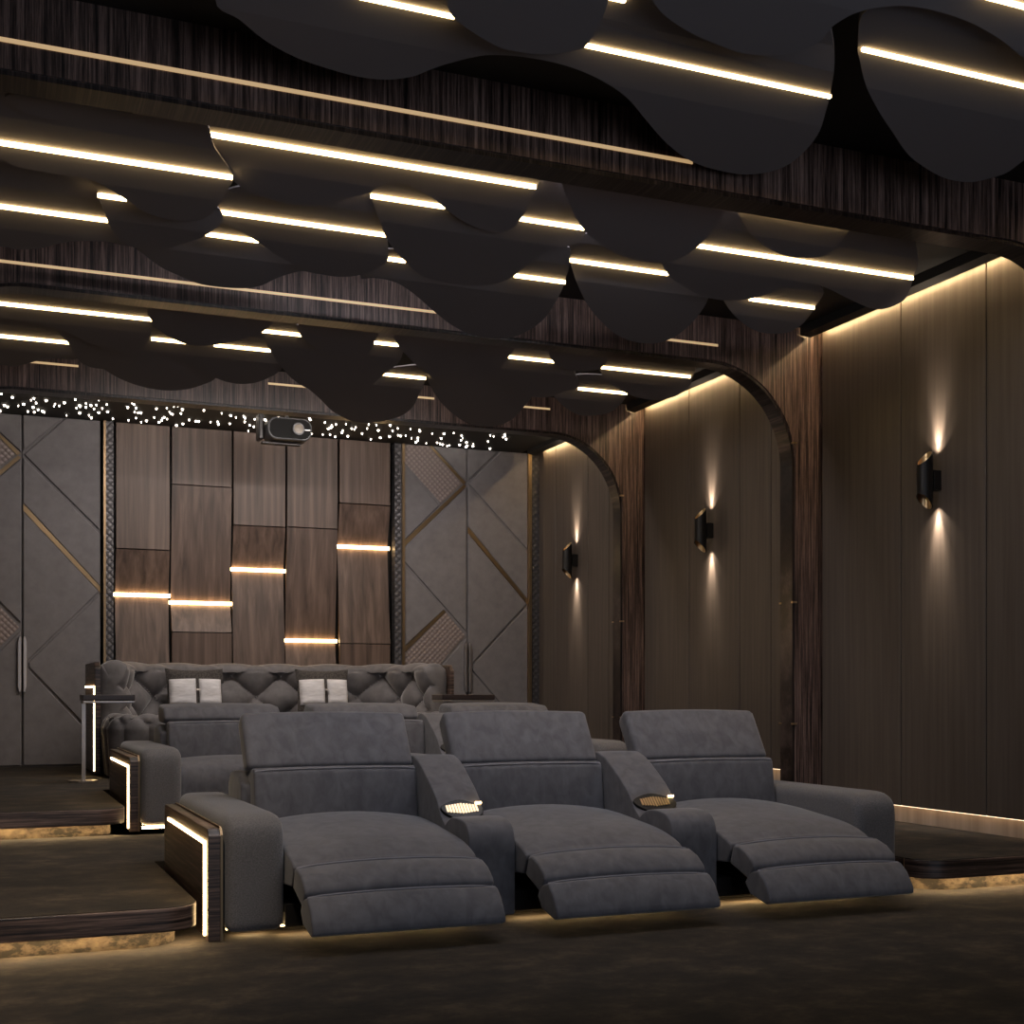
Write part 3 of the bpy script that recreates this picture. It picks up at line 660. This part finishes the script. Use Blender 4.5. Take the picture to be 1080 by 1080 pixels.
# pillows leaning on the back
def pillow(u0, u1, label):
    Y = 14.98
    xa = onY(u0, 720, Y).x; xb = onY(u1, 720, Y).x; xc = (xa+xb)/2; W = (xb-xa)
    root = empty('pillow', (xc, Y, 1.0), label, 'pillow', 'pillows on the tufted sofa')
    tilt = Matrix.Rotation(radians(-14), 4, 'X')
    bm = bmesh.new(); H = .54; n = 16
    for side in (-1, 1):
        g = [[None]*(n+1) for _ in range(n+1)]
        for i in range(n+1):
            for j in range(n+1):
                a = 2*i/n-1; b = 2*j/n-1
                puff = 0.085*((1-a*a)*(1-b*b))**0.45
                pin = 1-.06*(1-abs(b))*abs(a)-.0
                x = a*W/2*(1.04-.07*(1-b*b)); z = (b*H/2)*(1.03-.10*(1-a*a))+H/2
                g[i][j] = bm.verts.new(tilt @ Vector((x, side*puff, z)))
        for i in range(n):
            for j in range(n): bm.faces.new((g[i][j], g[i+1][j], g[i+1][j+1], g[i][j+1]))
    bmesh.ops.remove_doubles(bm, verts=bm.verts, dist=0.002)
    cv = obj('cover', bm, 'knit', root, smooth=True)
    # two white quilted pads lying on the front
    for a0, a1 in ((-.46, -.0), (.06, .46)):
        bm = bmesh.new(); nn = 12; g0 = []; g1 = []
        for i in range(nn+1):
            for j in range(nn+1):
                a = a0+(a1-a0)*i/nn; bq = -.62+(.50+.62)*j/nn
                rr = max(0, 1-((2*i/nn-1)**8))*max(0, 1-((2*j/nn-1)**8))
                wr = .004*sin(11*j/nn+3*i/nn)
                puff = 0.085*(max(0, (1-(2*a)**2)*(1-bq*bq)))**0.45+.012+.03*rr**.5+wr
                v = tilt @ Vector((a*W, -puff, bq*H/2+H/2))
                g1.append(bm.verts.new(v)); g0.append(bm.verts.new(tilt @ Vector((a*W, -puff+.02+.03*rr**.5, bq*H/2+H/2))))
        def q(gr, i, j): return gr[i*(nn+1)+j]
        for i in range(nn):
            for j in range(nn):
                for gr in (g0, g1): bm.faces.new((q(gr, i, j), q(gr, i+1, j), q(gr, i+1, j+1), q(gr, i, j+1)))
        for i in range(nn):
            for jj in (0, nn): bm.faces.new((q(g0, i, jj), q(g0, i+1, jj), q(g1, i+1, jj), q(g1, i, jj)))
            for ii in (0, nn): bm.faces.new((q(g0, ii, i), q(g0, ii, i+1), q(g1, ii, i+1), q(g1, ii, i)))
        obj('white_pad', bm, 'linen', root, smooth=True)
    b2 = bmesh.new(); add_box(b2, -.005*W, .065*W, -.135, -.12, .26, .275, None)
    for v in b2.verts: v.co = tilt @ v.co
    obj('clasp', b2, 'steel', root)
pillow(176.5, 236, 'left dark knitted pillow with two white pads on the tufted sofa')
pillow(314.5, 369, 'right dark knitted pillow with two white pads on the tufted sofa')

# side tables
def side_table(xa, xb, y, leg_x, label):
    root = empty('side_table', ((xa+xb)/2, y, .4), label, 'side table', 'slim side tables')
    off = (-(xa+xb)/2, -y, -.4)
    def ad(nm, bm, m, **k):
        o = obj(nm, bm, m, root, **k); o.location = off; return o
    ad('table_top', box(xa, xb, y-.18, y+.18, 1.178, 1.235), 'marble', bevel=0.008)
    ad('metal_rim', box(xa+.005, xb-.005, y-.175, y+.175, 1.155, 1.175), 'steel', bevel=0.004)
    ad('leg', box(leg_x-.017, leg_x+.017, y-.03, y+.03, .41, 1.155), 'steel')
    bm = bmesh.new(); cyl(bm, .14, .4, .415, leg_x, y, 32); ad('foot_plate', bm, 'steel')
side_table(.935, 1.418, 13.10, 0.958, 'left slim side table with dark top and pale metal leg, over the sofa arm')
side_table(4.537, 5.13, 13.10, 5.05, 'right slim side table with dark top beside the tufted sofa right end')

# ------------------------------------------------------------------ projector
pj = empty('projector', (3.27, 14.6, 4.1), 'grey projector with black face hanging under the star ceiling', 'projector')
ol = []
W, H, r = .25, .125, .10
for cx, cz, a0 in ((W-r, H-r, 0), (-W+r, H-r, pi/2), (-W+r, -H+r, pi), (W-r, -H+r, 3*pi/2)):
    ol += [(cx+r*cos(a0+pi/2*i/8), .12+cz+r*sin(a0+pi/2*i/8)) for i in range(9)]
obj('body', prism(ol, 'y', -.13, .2), 'grey_plastic', pj, bevel=0.015)
ins = [(x*.93, .12+(z-.12)*.86) for x, z in ol]
fc = obj('face_plate', prism(ins, 'y', -.137, -.128), mat('lens_face_black', (.003, .003, .003), .65, **{'Specular IOR Level': .1}), pj)
RX = Matrix.Rotation(pi/2, 4, 'X')
bm = bmesh.new(); cyl(bm, .068, .137, .16, 0, 0, 32, mtx=Matrix.Translation((.09, 0, .12)) @ RX); ln = obj('lens_ring', bm, 'grey_plastic', pj, smooth=True)
bm = bmesh.new(); cyl(bm, .052, .158, .166, 0, 0, 32, mtx=Matrix.Translation((.09, 0, .12)) @ RX); obj('lens', bm, 'glass_lens', ln, smooth=True)
obj('status_mark', box(.165, .225, -.141, -.136, .112, .122), 'white_mark', pj)
obj('mount_frame', box(-.33, -.27, -.02, .16, .0, .30), 'black', pj, bevel=0.02)
obj('bracket', box(-.29, .15, .0, .08, -.04, -.015), 'black', pj, bevel=0.006)
obj('ceiling_mount', box(-.02, .02, .03, .07, .24, .35), 'black', pj, bevel=0.006)

# ------------------------------------------------------------------ wall sconces
def sconce(Y, label):
    z = 2.90; x = XP
    root = empty('wall_sconce', (x, Y, z), label, 'wall lamp', 'sconces on the right wall')
    obj('wall_plate', box(-.075, 0.0, -.035, .035, -.075, .075), 'black', root, bevel=0.004)
    # half pipe body, ends cut on a slant
    R = .062; n = 24; bm = bmesh.new(); lo = []; hi = []; li = []; hh = []
    for i in range(n):
        a = 2*pi*i/n; cx = -.135+R*cos(a); cy = R*sin(a)
        cut = 0.5*(1+cos(a-pi))*.115
        ih = .225-cut
        for lst, rr, zz in ((lo, R, -ih), (hi, R, ih), (li, R*.86, -ih), (hh, R*.86, ih)):
            lst.append(bm.verts.new((-.135+rr*cos(a), rr*sin(a), zz)))
    for i in range(n):
        j = (i+1) % n
        bm.faces.new((lo[i], lo[j], hi[j], hi[i])); bm.faces.new((hi[i], hi[j], hh[j], hh[i])); bm.faces.new((lo[j], lo[i], li[i], li[j]))
    obj('lamp_body', bm, 'black', root, smooth=True)
    for s in (-1, 1):
        bm = bmesh.new()
        a_ = [bm.verts.new((-.135+R*.85*cos(2*pi*i/n), R*.85*sin(2*pi*i/n), s*.06)) for i in range(n)]
        b_ = [bm.verts.new((-.135+R*.85*cos(2*pi*i/n), R*.85*sin(2*pi*i/n), s*(.224-0.5*(1+cos(2*pi*i/n-pi))*.115))) for i in range(n)]
        for i in range(n): bm.faces.new((a_[i], a_[(i+1) % n], b_[(i+1) % n], b_[i]))
        bm.faces.new(a_)
        obj('gold_liner', bm, 'gold', root, smooth=True)
    for s in (-1, 1):
        for nm, e, size, x_, z_, tilt in (('sconce_beam', 60, 48, -.045, .165, 3), ('sconce_halo', 14, 100, -.05, .17, 0), ('sconce_core', 120, 30, -.036, .13, 4), ('sconce_bulb', .35, 150, -.135, .05, 0)):
            d = bpy.data.lights.new(nm, 'SPOT'); d.energy = e; d.color = (1.0, .83, .65); d.spot_size = radians(size); d.spot_blend = 1.0; d.shadow_soft_size = .006
            l = bpy.data.objects.new(nm, d); COL.objects.link(l); l.parent = root; l.location = (x_, 0, s*z_)
            l.rotation_euler = (0, radians(-tilt) if s < 0 else radians(180+tilt), 0)
for Y, u, lab in ((8.09, 988, 'nearest black and gold wall sconce, rightmost in the picture'), (11.46, 749, 'middle black and gold wall sconce, between the middle and farthest archways'), (14.67, 607, 'farthest black and gold wall sconce, beyond the farthest archway')):
    sconce(Y, lab)
